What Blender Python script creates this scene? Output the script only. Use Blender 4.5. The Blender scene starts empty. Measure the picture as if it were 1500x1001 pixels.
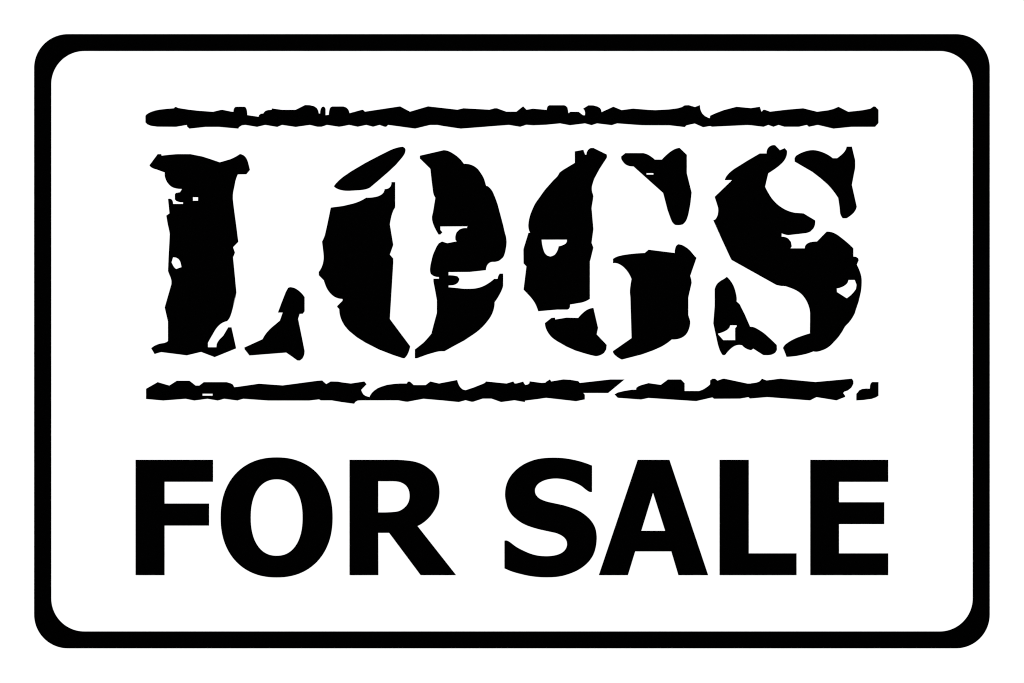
import bpy, math
from mathutils import Vector, geometry

scene = bpy.context.scene

# ------------------------------------------------------------------ camera
U = 0.0003                      # metres per design unit; the sign's face is 1500 x 1001 units
CX, CY = 750.0, 500.5
H = 1.20                        # height of the sign's centre above the ground line (m)
D = 1.0
cam_data = bpy.data.cameras.new("camera")
cam = bpy.data.objects.new("camera", cam_data)
scene.collection.objects.link(cam)
cam.location = (0, -D, H)
cam.rotation_euler = (math.radians(90), 0, 0)
cam_data.sensor_width = 36.0
cam_data.sensor_fit = 'HORIZONTAL'
cam_data.lens = 36.0 * D / (1500 * U)
cam_data.clip_start = 0.01
cam_data.clip_end = 50
scene.camera = cam

# ------------------------------------------------------------------ light: even copy-stand lighting
world = bpy.data.worlds.new("World")
scene.world = world
world.use_nodes = True
bg = world.node_tree.nodes["Background"]
bg.inputs[0].default_value = (1, 1, 1, 1)
bg.inputs[1].default_value = 0.43

def lamp(name, loc, size, power):
    ld = bpy.data.lights.new(name, 'AREA')
    ld.shape = 'SQUARE'
    ld.size = size
    ld.energy = power
    lo = bpy.data.objects.new(name, ld)
    lo.location = loc
    d = Vector((0, 0, H)) - Vector(loc)
    lo.rotation_euler = d.to_track_quat('-Z', 'Y').to_euler()
    scene.collection.objects.link(lo)
lamp("softbox_left", (-2.2, -2.2, H + 0.3), 1.4, 59)
lamp("softbox_right", (2.2, -2.2, H + 0.3), 1.4, 59)

scene.cycles.filter_width = 1.0
scene.view_settings.view_transform = 'Standard'
scene.view_settings.look = 'None'
scene.view_settings.exposure = 0.0
scene.view_settings.gamma = 1.0
scene.view_settings.use_curve_mapping = False

# ------------------------------------------------------------------ materials
def material(name, base, rough, spec, vary, scale, bump):
    m = bpy.data.materials.new(name)
    m.use_nodes = True
    nt = m.node_tree
    b = nt.nodes["Principled BSDF"]
    b.inputs["Specular IOR Level"].default_value = spec
    tc = nt.nodes.new("ShaderNodeTexCoord")
    n = nt.nodes.new("ShaderNodeTexNoise")
    n.inputs["Scale"].default_value = scale
    n.inputs["Detail"].default_value = 4
    nt.links.new(tc.outputs["Object"], n.inputs["Vector"])
    r = nt.nodes.new("ShaderNodeValToRGB")
    r.color_ramp.elements[0].position = 0.3
    r.color_ramp.elements[1].position = 0.7
    r.color_ramp.elements[0].color = (*[c * (1 - vary) for c in base], 1)
    r.color_ramp.elements[1].color = (*base, 1)
    nt.links.new(n.outputs["Fac"], r.inputs["Fac"])
    nt.links.new(r.outputs["Color"], b.inputs["Base Color"])
    mr = nt.nodes.new("ShaderNodeMapRange")
    mr.inputs["To Min"].default_value = rough - 0.05
    mr.inputs["To Max"].default_value = rough + 0.05
    nt.links.new(n.outputs["Fac"], mr.inputs["Value"])
    nt.links.new(mr.outputs["Result"], b.inputs["Roughness"])
    if bump:
        bp = nt.nodes.new("ShaderNodeBump")
        bp.inputs["Strength"].default_value = bump
        bp.inputs["Distance"].default_value = 0.0002
        nt.links.new(n.outputs["Fac"], bp.inputs["Height"])
        nt.links.new(bp.outputs["Normal"], b.inputs["Normal"])
    return m

WHITE = material("white_coated_board", (0.86, 0.86, 0.86), 0.5, 0.2, 0.015, 60, 0.03)
BLACK = material("matt_black_vinyl", (0.0003, 0.0003, 0.0003), 0.7, 0.0, 0.2, 40, 0.0)
WALL = material("white_painted_plaster", (0.82, 0.82, 0.82), 0.8, 0.15, 0.03, 25, 0.15)

# ------------------------------------------------------------------ helpers
def parse(s):
    return [tuple(float(v) for v in p.split(',')) for p in s.split()]

def smooth(pts, limit=24, longest=13, relax=0):
    """Round only the runs of short, gently turning segments; corners and straights stay as they are."""
    n = len(pts)
    P = [Vector(p) for p in pts]
    soft = []
    for i in range(n):
        a, b = P[i] - P[i - 1], P[(i + 1) % n] - P[i]
        if a.length < 1e-6 or b.length < 1e-6:
            soft.append(False)
            continue
        soft.append(abs(math.degrees(a.angle(b))) < limit)
    out, pin = [], []
    for i in range(n):
        p0, p1, p2, p3 = P[i - 1], P[i], P[(i + 1) % n], P[(i + 2) % n]
        out.append(tuple(p1))
        d = (p2 - p1).length
        pin.append(not soft[i] or d > longest or (p1 - p0).length > longest)
        if d > longest or d < 1.5 or not (soft[i] or soft[(i + 1) % n]):
            continue
        l0, l2 = (p1 - p0).length, (p3 - p2).length
        if not soft[i]: t1 = None
        else: t1 = ((p1 - p0) / l0 * d + (p2 - p1) / d * l0) / (l0 + d)
        if not soft[(i + 1) % n]: t2 = None
        else: t2 = ((p2 - p1) / d * l2 + (p3 - p2) / l2 * d) / (d + l2)
        if t1 is None: t1 = 2 * (p2 - p1) / d - t2
        if t2 is None: t2 = 2 * (p2 - p1) / d - t1
        m1, m2 = t1 * d, t2 * d
        for k in (1, 2, 3):
            t = k / 4
            q = ((2*t**3 - 3*t**2 + 1) * p1 + (t**3 - 2*t**2 + t) * m1
                 + (-2*t**3 + 3*t**2) * p2 + (t**3 - t**2) * m2)
            out.append(tuple(q))
            pin.append(False)
    for it in range(2 * relax):
        w = 0.5 if it % 2 == 0 else -0.52
        Q = [Vector(p) for p in out]
        m = len(Q)
        out = [tuple(Q[i]) if pin[i] else
               tuple(Q[i] + ((Q[i - 1] + Q[(i + 1) % m]) / 2 - Q[i]) * w) for i in range(m)]
    return out

def superellipse(cx, cy, a, b, e, n=120):
    pts = []
    for k in range(n):
        t = 2 * math.pi * k / n
        c, s = math.cos(t), math.sin(t)
        pts.append((cx + a * math.copysign(abs(c) ** (2 / e), c), cy + b * math.copysign(abs(s) ** (2 / e), s)))
    return pts

def slab(name, loops, front, back, mat, parent=None, base=(0, 0, 0)):
    """Solid plate with the given outlines and holes, its front at y=front and its back at y=back."""
    verts2, edges = [], []
    for lp in loops:
        s = len(verts2)
        verts2 += [Vector(p) for p in lp]
        edges += [(s + i, s + (i + 1) % len(lp)) for i in range(len(lp))]
    vo, eo, fo, ov, oe, of = geometry.delaunay_2d_cdt(verts2, edges, [], 0, 1e-4)
    segs = [(lp[i - 1], lp[i]) for lp in loops for i in range(len(lp))]
    def inside(x, y):
        c = False
        for (ax, ay), (cx2, cy2) in segs:
            if (ay > y) != (cy2 > y) and x < (cx2 - ax) * (y - ay) / (cy2 - ay) + ax:
                c = not c
        return c
    fo = [f for f in fo if inside(sum(vo[i].x for i in f) / len(f), sum(vo[i].y for i in f) / len(f))]
    bx, by, bz = base
    def w(p, y):
        return ((p[0] - CX) * U - bx, y - by, H - (p[1] - CY) * U - bz)
    n = len(vo)
    verts = [w(p, front) for p in vo] + [w(p, back) for p in vo]
    faces, count = [], {}
    for f in fo:
        a = 0.0
        for i in range(len(f)):
            p, q = vo[f[i]], vo[f[(i + 1) % len(f)]]
            a += p.x * q.y - q.x * p.y
        f = list(f) if a < 0 else list(reversed(f))
        # w() flips y, so this order faces the viewer (-Y)
        faces.append(f)
        faces.append([n + i for i in reversed(f)])
        for i in range(len(f)):
            count[(f[i], f[(i + 1) % len(f)])] = 1
    for (i, j) in list(count):
        if (j, i) not in count:
            faces.append([j, i, n + i, n + j])
    me = bpy.data.meshes.new(name)
    me.from_pydata(verts, [], faces)
    me.materials.append(mat)
    me.validate()
    me.update()
    o = bpy.data.objects.new(name, me)
    scene.collection.objects.link(o)
    if parent:
        o.parent = parent
    else:
        o.location = base
    return o

def rounded(x0, y0, x1, y1, r, n=24):
    pts = []
    for cx, cy, a0 in ((x1 - r, y0 + r, -90), (x1 - r, y1 - r, 0), (x0 + r, y1 - r, 90), (x0 + r, y0 + r, 180)):
        for k in range(n + 1):
            a = math.radians(a0 + 90 * k / n)
            pts.append((cx + r * math.cos(a), cy + r * math.sin(a)))
    return pts

# ------------------------------------------------------------------ traced lettering (design units, y down)
SHAPES = {
  'bar_top': dict(
    outlines=[
      '213.1,179.5 213.1,170 214.5,168 217.5,166 221,164.2 227,162.2 234,160.8 243,159.8 255,158.8 256.2,157 258.2,157 261,158.4 276,160.8 290,162.4 312,164 323.5,161.2 326.5,161.2 338,163.6 342,164 342.2,161 343.2,158.5 345,156.7 350,156.6 358,156.6 360,157.8 361.2,160.5 362,165 362.1,168.8 378,171.2 379,171 379.4,169 382,166.8 385.7,166.4 387,164.5 389,162.5 393,161.4 398.2,161 398.2,159 413,161.1 433,161.1 446.8,154.1 454,154.3 460,155.8 464,158.5 466,162 467,166.5 469,166.5 469.2,163 470,159.5 472,156.8 474,156.4 476,157.8 476.8,160 476.8,169 481.5,168.5 482.2,163 483,159.5 484.5,157.2 487,156.2 500,156.2 503,156.2 507,157.6 509.5,160 511,162.5 512,166 530,161.1 531.8,161.1 534.5,163.8 586,156 600.5,163.8 627,156 650,158.6 670,160.9 679,158.8 717,160.9 724.5,158.8 728,158.8 741.5,163.8 756.5,163.8 766.3,156 771.2,161 781,159.4 800,161.1 800.8,161.5 801.4,158 802.5,155.8 804.5,154.4 826.5,154.4 829,155.4 831.2,158 832,162 832.6,166.2 835.5,164 847.5,164 854,169 857,169.1 857.2,165 856.3,162 854.3,159.3 862,154.5 869,154.6 875,156.2 878.5,158.2 880.3,160.5 881.2,164.5 898.5,156.5 910.5,161.5 927.5,159.3 950,161.1 960,161.6 980,160.5 993,158.8 999,157 1003,154.5 1009,154.3 1018,157 1025.2,154.2 1025.6,159 1026.8,163 1029,167 1033,170.5 1037,172.5 1039.9,173.5 1040.3,169.8 1048,166.2 1060,161.6 1079,156.6 1100,158.6 1113,156.6 1115.5,164 1118.5,161 1120.5,161 1128,163.8 1153,160.8 1176.5,158.8 1197,163.9 1213,161.8 1221,159.8 1228.3,156.6 1242.5,163.9 1254,162.8 1264,161.6 1275,159.4 1279.5,156.2 1282,156.2 1286.8,161 1286.8,180.5 1281.8,186 1247,186 1221,188.7 1198,183.2 1185,186 1182,183.2 1170.5,185.9 1149,185.9 1140.5,183.2 1133,186 1125.5,183.2 1118.5,186 1100,183.7 1095,183.4 1043,185.9 1040.5,184.8 1030,186.6 1017.8,181.2 1010,182.8 1005.5,184 1003,186.4 981,183.8 950,183.7 940,183.6 928,182.8 904,181 896,183.6 874.5,181 866.5,183.6 857,181 835,183.7 820.5,181 800,183 781,183.8 771,183 762,186 745.5,183.2 675,188.7 650,185 641,183.3 630,183.3 608,188.6 568.5,183.2 565.5,186 563,185.8 556,183.2 546.5,185.9 536.5,183.2 524,185.9 511.5,183.2 500,185.5 496.5,185.9 479,183.2 471,185.9 465,185.9 454,183.2 433,186.2 413.2,183.2 406,186.2 388.5,183.2 376.5,186.1 359.5,183.2 354,184 350,186.5 349,188.7 321,186.1 301,186.1 277.5,188.7 274.2,185.8 273.8,183.2 258,186 230,185.8 221,184.5 216,182.5',
    ],
    holes=[
    ]),
  'bar_bottom': dict(
    outlines=[
      '214,584.7 214,569.7 231,560 248,565 259,558 277.5,558 286.5,565 292,565 298.5,560 332,560 338,561.8 341,563.5 343.2,567.4 350,566.6 379.5,562.3 414,564.8 465,558 471.8,557.5 477.8,562.8 484.5,559 495,559.2 500,560.2 514,562 533.5,559 537,563 529,571.4 530,574 531.8,577.5 535,580 541.2,582 542.5,579 544.5,576 548,572.5 553,569 559,566.5 567,564 578,562.5 586,562 596,562 597.5,559.2 600.5,559.2 606,564.3 623.5,564.3 630.5,559 643,562 650,560.6 669.7,556.8 670.8,561 672.5,565 675,568.5 678,570.8 682,571.8 694,567.8 708,562.2 710.5,560.8 712,559 742,562 751.8,559 754,562 757,561.8 766.3,559.2 767.8,562 769.5,564.2 773.5,563.3 775.5,561.5 776,558.8 793,561.1 799,560.8 800,559.5 805.5,556 807.5,559 825,556 835,556.5 847,558.5 849.2,561.2 894,556.1 914.8,556.1 890.8,575.9 854.5,575.9 856.6,578.5 856.6,585.3 844,588 800,583 788,584.8 769,587.2 768.8,589.2 753.5,586.6 734,589.2 720,584.2 707,584.2 693,588.8 690.5,588.8 682,586.5 672,589.2 650,587 620.5,584.4 609,586.5 597,588.8 594,588.6 583.5,586.7 530,586.7 524,587 520.5,589 518.7,591.7 500,589.2 499,589 486,586.8 470,586.8 467.5,585.3 453,587 393,587 356.5,584.4 350,586.2 348,587 328.5,584.4 319,587 304,584.4 284.5,587 272,584.4 239,587',
      '900.3,578 905,575.2 914,573 925,571.2 931.8,571 932.2,568.5 934.5,566.5 939,564.5 950,561.4 968,564 978.5,556.1 997.5,556.1 1002.8,561.6 1002.8,573 1024,573 1029,571.2 1033,569 1037,566.2 1040.3,563.2 1040.3,557.5 1043.5,555 1047.5,555 1051,557.8 1059,555 1061.5,555 1095,562.1 1100,562 1100,561.8 1107.5,560.8 1112,559.3 1114.2,557.5 1116,555 1123,557.5 1143,554.9 1194.5,559.8 1220,557.5 1247.8,554.9 1250,558.2 1250,562.5 1248.8,565 1247,568.2 1242,572.2 1236.2,574.2 1235.2,576.2 1238,580 1238,581.8 1232,584 1225.5,586.8 1196,582 1186.5,586.8 1124,581.9 1100,584 1098.5,584 1096.5,582 1084,584.2 1046,584.4 1043.5,582.4 1020,587.8 1014,587.5 950,583.2 939,585.5 905,583',
      '1254.5,586.8 1254.5,577.2 1257,574.5 1258.5,572.2 1263,570 1269,569.4 1274.3,569.6 1274.5,565.5 1275.5,562 1277.5,559.9 1286.8,559.9 1286.8,580 1283,582.4 1277,584.5 1264,586.3',
    ],
    holes=[
      '296.6,577 311.4,577 311.4,579.8 296.6,579.8',
    ]),
  'L': dict(
    outlines=[
      '219,242.2 231,226 236.1,226 236.6,228.3 247.6,227 260.1,226 279,226 296.5,229.5 309.1,233.6 322,238 337.1,233.6 346.9,228.8 351.3,225.9 355.2,226.9 359.4,230.1 362.2,235 364.3,242 366,249.2 360.8,255.5 348.3,255.7 345.5,262.9 343.4,272.7 341.3,283.9 341,292.3 342.7,306.3 345.9,330 349,354.5 341.3,362.4 344.1,370.3 341.3,377.3 343.8,402.7 346.2,428.6 344.1,439.1 340.6,451.7 345.9,427.7 343.5,441.6 339.5,457.2 335.2,467.6 332.6,470.7 327.4,472.3 321.3,476.3 316.1,482.3 310.9,491 304.5,502.3 304.5,508.9 317,508.9 317.5,504 320.5,498.8 327.4,491.5 334.3,479.7 339,479.7 345.9,510.6 314.4,523.4 294.5,515.8 273.7,520.8 236.4,516.1 226.5,518.9 221.5,510.4 225.1,507.5 232.9,504 243.3,501.6 246.1,499.7 246.1,471.4 241.3,450.6 251.1,416.5 251.1,411.3 246.8,399.1 246.2,397.1 246.9,377.6 248,358 248.7,343.3 246.2,330.7 245.9,329.4 243.6,316.1 248.3,312.7 246.2,291.6 249,291.2 251.7,292.6 253.1,295.8 253.4,299 268.1,299 268.1,296.5 262.9,296.2 258,294.4 256.2,292.3 256.2,284.6 258,282.8 263.6,281.8 266,278.3 266,276.9 258.7,276.4 252.4,274.4 246.9,269.9 243.4,264.3 241.4,258 241.4,252.9 230.8,249 222.4,245.9 219.6,243.6',
      '358.1,509.2 384.6,497.1 388.1,491 395.9,481.8 404.5,474.5 410.1,469.7 414.1,458.1 407.1,458.1 412.3,444.2 418.4,428.6 422.2,421.7 425,420.8 431.4,422.2 437.5,426 442.7,430.9 446.1,435.5 446.1,456.3 443.5,459.8 438.9,460.1 436.6,467.3 441.8,492.7 446.1,514.4 445.3,520.5 442.7,525.7 439.2,528.4 435.7,528.3 427.9,522.7 419.3,516.7 365.5,521 358.3,511.8',
    ],
    holes=[
      '282.5,289.1 290.2,289.1 290.2,294.3 282.5,294.3',
      '253.4,377.1 258,377.6 261.5,379.7 264.1,383.8 265.2,388 265.9,391.5 258,394.3 255.2,391.8 252.9,388 251.2,384.5',
    ]),
  'O': dict(
    outlines=[
      '489,273 494,267 503,259 515,250.8 535,239 555,228.5 572,220 584,216 590,215.2 593,217 594,219.5 593,224.5 589,231 580,241.5 570,251 555,264 542,275 537.5,277 525,279 511,279.8 502,279.2 495,277.2 491,275',
      '573.5,267 578.8,267 578.8,304 576,309 574,314.5 572,323 571,329 576,359 571,373.2 576,379 576,385 572.8,438 571,467 571,467.5 600.8,507.5 599,514.5 596,521 592.5,525 590,525 575,520 555,512.2 535,502 523,494.5 512,485.5 504,476 499.5,467 497.5,459.5 497,453 494,450 494,448.5 501.5,441 502,439.5 501.5,438 495,437.2 490,435 484,430 479,423 476,416 474.5,411 467,403.5 467,398.5 471,392 473.5,384 474.2,378 473.8,371 472.5,360 471.8,354.2 476,344.5 479.5,329 484.6,304.3 502,302 517,298.5 528,294.5 536.5,289.7 547,289.2 555,287.2 560,284.2 562.2,281.5 563.5,277.2 567,276.8 570,275.5 572.5,272.5 573.4,269.5',
      '615,228.3 650,220.2 654.5,220.8 659,222.5 665,226 671,230.5 675,234.5 679.5,240.2 688,241 695,244 700,248 704,253.5 708,260 710.5,267 712,272.5 714.5,273 719.5,277.8 725,289 729,300 733,315 737,330 739,339 741.5,349 742,355 741,364 739.5,371 737,377 735,379 731,382.2 725,383.8 720,384 716.5,385.5 713.5,389 712.2,392.5 711.8,396 688,398.6 657,398.8 657,403.5 664,403.8 670,405 672.8,408.5 672,412 670,415 666,417.3 661,418.2 657,418.4 657,421 670,422.2 679,423.2 687,423.3 697,422.6 706,420.2 715,415.5 724,408.7 729,408.7 730,404.5 732.2,401 737,401 737,419 735,425 731,433 724.5,443 724.2,448 722,457 719,463.5 713,472 705,480.8 695,489 680,499 665,507 651,514.8 643,515 634,517.2 624,520.2 611,525 607.8,525 607.8,512.2 620,502.5 627,495 632,489 635,477 640,458.5 640,440 637.5,426 635,413 635,408.5 643,408.5 643,406 638,405.5 633.5,403.5 631,401.2 630.3,399 630.3,391 632,382.5 634.5,373 637.5,366 640.5,360 643,356.5 647.5,354 655,356.5 669,353.8 667.2,351.5 667.2,346 669,340.5 673,336.5 678,334.6 684,334.4 684.8,331.8 645,332 645,337 648,340.5 645,343.8 642.5,343.8 638,336 634.5,328 632.8,320 634.5,310 637.8,290 635,284 634,278 632.2,264 630.5,248 630,247 615.2,232.5',
    ],
    holes=[
    ]),
  'G': dict(
    outlines=[
      '842,222 854.5,219.6 856,224 857,226.8 859,226.8 860.5,221.5 862.5,218.8 865,217.2 869,216.8 888.5,226.4 889,228 888.7,231.5 878,248 871,261 868.5,268 866.8,276 867,279.5 869.2,288 866.5,305 869.2,336 866.5,356 869.2,363 864.5,382 864,383 864,438 860,440.5 852,443.5 835,446.3 834.8,450 833.5,452.5 831.2,453.8 816,453.8 788.5,456.2 786.5,450.5 783.5,444 777,435 767,424.5 771.2,390.5 767,386 766.8,366 766.8,367 767,364.5 774.2,341.2 776.5,341.2 774,332 774.5,325 776.5,316 779.5,308 784,298.5 791,288.5 798.5,278 810,265 817.5,257 819.5,253.2 825,249 842.2,238.7',
      '798.2,473.5 808,465.8 813,465.5 813.2,468.3 830,465.5 847,466 854,458.5 860,454 865,452 869.2,451.2 876,480.5 874,490 888.7,505.5 888,512 885,517 880,520.2 873,522 868,521 856,517.8 843,513.8 830,508 816,500 808,494 802,486 799.2,479.5',
      '910,229.5 916,224.5 942.5,224.5 948,226.2 954,229.8 959.2,234 969.5,234 976,227.5 983,221.8 990,218 995.5,216.8 1006,227 1006,254 1013,282 1013,283 1011.5,297 1009.5,308 1007.5,317 1004,325 1000,329 997,329.7 989,329.7 985.5,326.5 982.5,320.5 978,308 971.5,283 971,282.5 928,244 922,243.5 917,241.5 912.5,237 910.2,233',
      '898,379.5 902,377 910,374.5 920,372.8 932,371.5 944.5,370.8 950,366 988.5,370.8 989,365 990.5,360.5 991,360 993.5,358 998.5,359 1005,362.5 1011,367.5 1015.5,373 1020.2,378 1011,404.5 1013,415 1010,428 1008.2,436.5 1008.2,461.5 1011,472 1010.5,477 1008.5,484 1005,490 998,495.2 991,497.2 984,497.5 977,503 968,508.5 956,513.8 940,519.5 911,527 904,523 900,519.5 898,516.5 898,514.5 925.2,495.5 924.5,470 924,455 923.5,436 922.8,428 924,416 925.2,409 921,400.5 916.5,394.5 911,389.5 905,386.3 901.5,385.5 898,385.7',
    ],
    holes=[
      '793.3,351.3 830.5,351.3 830.5,354 829,356.8 824,359.5 818.5,361 816,368.5 813,373 809.5,375 806,376 802,374.8 798.5,371.5 796,366 794.5,360',
      '947,253.8 957.2,253.8 957.2,256 947,256',
    ]),
  'S': dict(
    outlines=[
      '1061.8,264 1063.5,259.5 1067,255 1073,249.5 1083,243 1095,235.5 1113,225 1123,225 1123.5,220.5 1125.5,216.5 1129,213.8 1133.5,212.7 1135.5,213 1142.5,220.2 1149.5,217.2 1152.8,221 1152,229 1149,235 1142.5,242 1135,247.8 1125.5,254 1123,264 1120.8,274 1125,282 1130,290 1136,297 1144,303.5 1153,308.5 1164,311.8 1177,312.8 1194,323 1194,328 1191.5,335 1187,339.5 1181.5,341.6 1168,343.2 1154.5,344.7 1145,342 1145,347 1150,347.5 1155,350 1158.5,354.5 1159.8,361 1158,364 1178.8,364 1179.5,360.5 1182,357.5 1185.5,355.5 1190,354.5 1196.8,354 1211,339.5 1217,340 1225,343.2 1233,349 1241,355.5 1250,364 1250,376 1254,376.5 1257,378.5 1257.8,381.5 1255,388 1259,396.5 1261.8,406 1262.2,416 1261,428 1258,441 1255,450 1251.8,460 1253,457 1249,465 1244,472 1238,478.5 1233,487 1226,496.5 1217,506 1209,511.5 1202,514.2 1196,515.5 1191.5,515 1184,517.8 1173,520.5 1162,522.3 1152.2,523 1149,514.5 1147,510 1149,506.5 1155,501.5 1165,496 1177,491.5 1186.5,488.5 1186.8,460 1186.5,456 1184.5,448 1180,438.5 1174,431 1167,426 1158,422 1148,419.2 1145.5,419.2 1137,417.5 1072,381.2 1070.5,379 1058,352 1045,323 1048,321.5 1050.5,317.5 1052.2,309 1052,304.5 1047,288.5 1047.5,288 1072,264.5 1071.5,264',
      '1164.2,237 1164,232 1166,228.5 1172,225 1180,221.8 1187,220.3 1194,220.3 1202,222.2 1212,226.5 1220,232 1226.2,232 1232,227.5 1237,222.5 1240,216.5 1240.3,215 1247.8,215 1252.5,234.5 1252.5,247 1247.8,271 1255,303 1252,310 1246,316 1240,320 1234.5,320 1231.5,315 1230,304 1228,290.5 1225.5,286.5 1220,279 1212,270 1202,261.2 1190,252',
      '1047,424 1049.5,417.5 1055,412 1061,408.5 1064.7,405.7 1070,411.5 1074.5,419 1077.5,428 1079,436 1079,442 1083.5,446 1091,461 1098.8,478.8 1104,479.5 1111,483 1120,489 1130,498 1137.8,505.7 1138,513 1135.5,517 1130,519.8 1124,520.5 1118,520.3 1103.5,511 1100.5,513.2 1098,512.8 1087,506 1083,505.5 1078,506.3 1071,510.5 1066,515.5 1062.5,519.8 1060.5,520.8 1058.2,520 1055,514.5 1051.5,504 1048,488 1045,474 1047,448',
    ],
    holes=[
      '1243,410.3 1252.2,410.3 1254.8,417.5 1254,423.5 1248,431 1240.3,437.2 1226,428 1225.7,422.8 1232,421.2 1238,418 1241.5,414.5',
      '1069.5,476.7 1079.2,476.7 1079.2,478.5 1077,481.2 1077,498.5 1059.5,498.5 1052,490 1052,488.8 1061,485.8 1066,482.8 1068.8,479.5',
    ]),
  'F2': dict(
    outlines=[
      '198.6,673.8 312,673.8 312,706 241,706 241,737.8 306.2,737.8 306.2,770.2 241,770.2 241,842.8 198.6,842.8',
    ],
    holes=[
    ]),
  'O2': dict(
    outlines=[
      '323,758 405,670 487,758 405,846',
    ],
    holes=[
    ]),
  'R2': dict(
    outlines=[
      '512,673.8 570,673.8 582,673.8 593,674.5 604,675.8 614,678.5 622,682.2 630,688 636,694 640.5,702.5 643,712 643.8,720 643.2,729 641.5,737 638,745 633,753 627.5,759.5 620,766 615,769.2 611.5,770.8 668.2,842.8 616.2,842.8 570,780.8 554,780.8 554.2,842.8 512,842.8',
    ],
    holes=[
      '554,705.2 575,705.2 584,706 591,708.8 596,713 599,719 600,726 599,734 596,740 591,745 584.5,748.8 576,750.2 568,750.7 554,750.8',
    ]),
  'S2': dict(
    outlines=[
      '867.2,682.2 867.2,720.8 863.5,720.8 853,713 841,706.8 829,703 818,701.4 808,701.6 799,703.5 792,706.5 787,710.5 784.2,715.5 783.6,719 784.8,724.5 789,729.5 795,732.8 803,735.5 825,740.2 837,744 848,748.5 857,754.5 863,759.8 868,766 872,774 873.8,783 874,791 872.8,801 869.5,812 864,821 856,829 845,836.2 833,841.2 821,844.5 808,845.8 793,845.8 777,844.2 763,841.2 750,837.5 739,832.8 739,792.2 743,792.2 754,800 765,806 775,810.5 785,813.5 795,814.8 805,814.8 815,813.2 822,810.5 827.5,806 830.5,799.5 830.5,795 828.5,790 823,785 814,781 791,776 778,772.2 767,767.8 755.5,760 749,753.5 744,745 741.6,736.5 740.1,729 740,721 741,713.5 743,707 747,699 754,690.5 763,683 773,677.5 785,673.3 797,671.3 811,670.7 825,671.3 839,673.5 853,677',
    ],
    holes=[
    ]),
  'A2': dict(
    outlines=[
      '934.2,673.8 980.6,673.8 1037.4,842.8 993.8,842.8 983.4,808 930.4,808 919.8,842.8 877.2,842.8',
    ],
    holes=[
      '956.6,721.8 974.4,777.8 939.4,777.8',
    ]),
  'L2': dict(
    outlines=[
      '1054.1,673.8 1096.8,673.8 1096.8,810.8 1166.8,810.8 1166.8,842.8 1054.1,842.8',
    ],
    holes=[
    ]),
  'E2': dict(
    outlines=[
      '1187,673.8 1301.1,673.8 1301.1,706.1 1229,706.1 1229,735.9 1295.3,735.9 1295.3,768 1229,768 1229,810.8 1301.1,810.8 1301.1,842.8 1187,842.8',
    ],
    holes=[
    ]),
}

# ------------------------------------------------------------------ mounting wall
wall = slab("wall_surface", [[(-5000, -3500), (6500, -3500), (6500, 4500), (-5000, 4500)]], 0.0040, 0.05, WALL)
wall["kind"] = "structure"

# ------------------------------------------------------------------ the sign
PANEL = 8                       # the board runs this far past the photo's edges
bottom = H - (1001 + PANEL - CY) * U
sign = bpy.data.objects.new("sign", None)
sign.empty_display_size = 0.05
sign.location = (0, 0, bottom)
scene.collection.objects.link(sign)
sign["label"] = "white rectangular sign with rounded black border reading LOGS FOR SALE between ragged bars"
sign["category"] = "sign"
B = (0, 0, bottom)

FACE = 0.0001                   # vinyl 0.1 mm proud of the board
slab("panel", [rounded(-PANEL, -PANEL, 1500 + PANEL, 1001 + PANEL, 9, 8)], FACE, 0.0036, WHITE, sign, B)
b = slab("border", [rounded(50, 50.2, 1449.8, 950, 49.5), rounded(75, 75, 1425, 925.2, 48.5)], 0, FACE - 0.00001, BLACK, sign, B)

def cut(key, name, label=None):
    s = SHAPES[key]
    loops = [parse(l) for l in s['outlines'] + s['holes']]
    if key == 'O2':
        loops = [superellipse(405.2, 758.2, 82.0, 88.0, 2.2), superellipse(405.25, 758.4, 38.0, 55.9, 2.25)]
    elif key.endswith('2'):
        loops = [smooth(l, 38, 17, 12) for l in loops]
    elif not key.startswith('bar'):
        loops = [smooth(l) for l in loops]
    o = slab(name, loops, 0, FACE - 0.00001, BLACK, sign, B)
    if label:
        o["label"] = label
    return o

cut('bar_top', 'bar', 'ragged black bar above LOGS')
cut('bar_bottom', 'bar', 'broken ragged black bar below LOGS')
for k in ('L', 'O', 'G', 'S'):
    cut(k, 'letter', 'worn stencil letter %s of LOGS' % k)
for k in ('F', 'O', 'R'):
    cut(k + '2', 'letter', 'bold plain letter %s of FOR' % k)
for k in ('S', 'A', 'L', 'E'):
    cut(k + '2', 'letter', 'bold plain letter %s of SALE' % k)
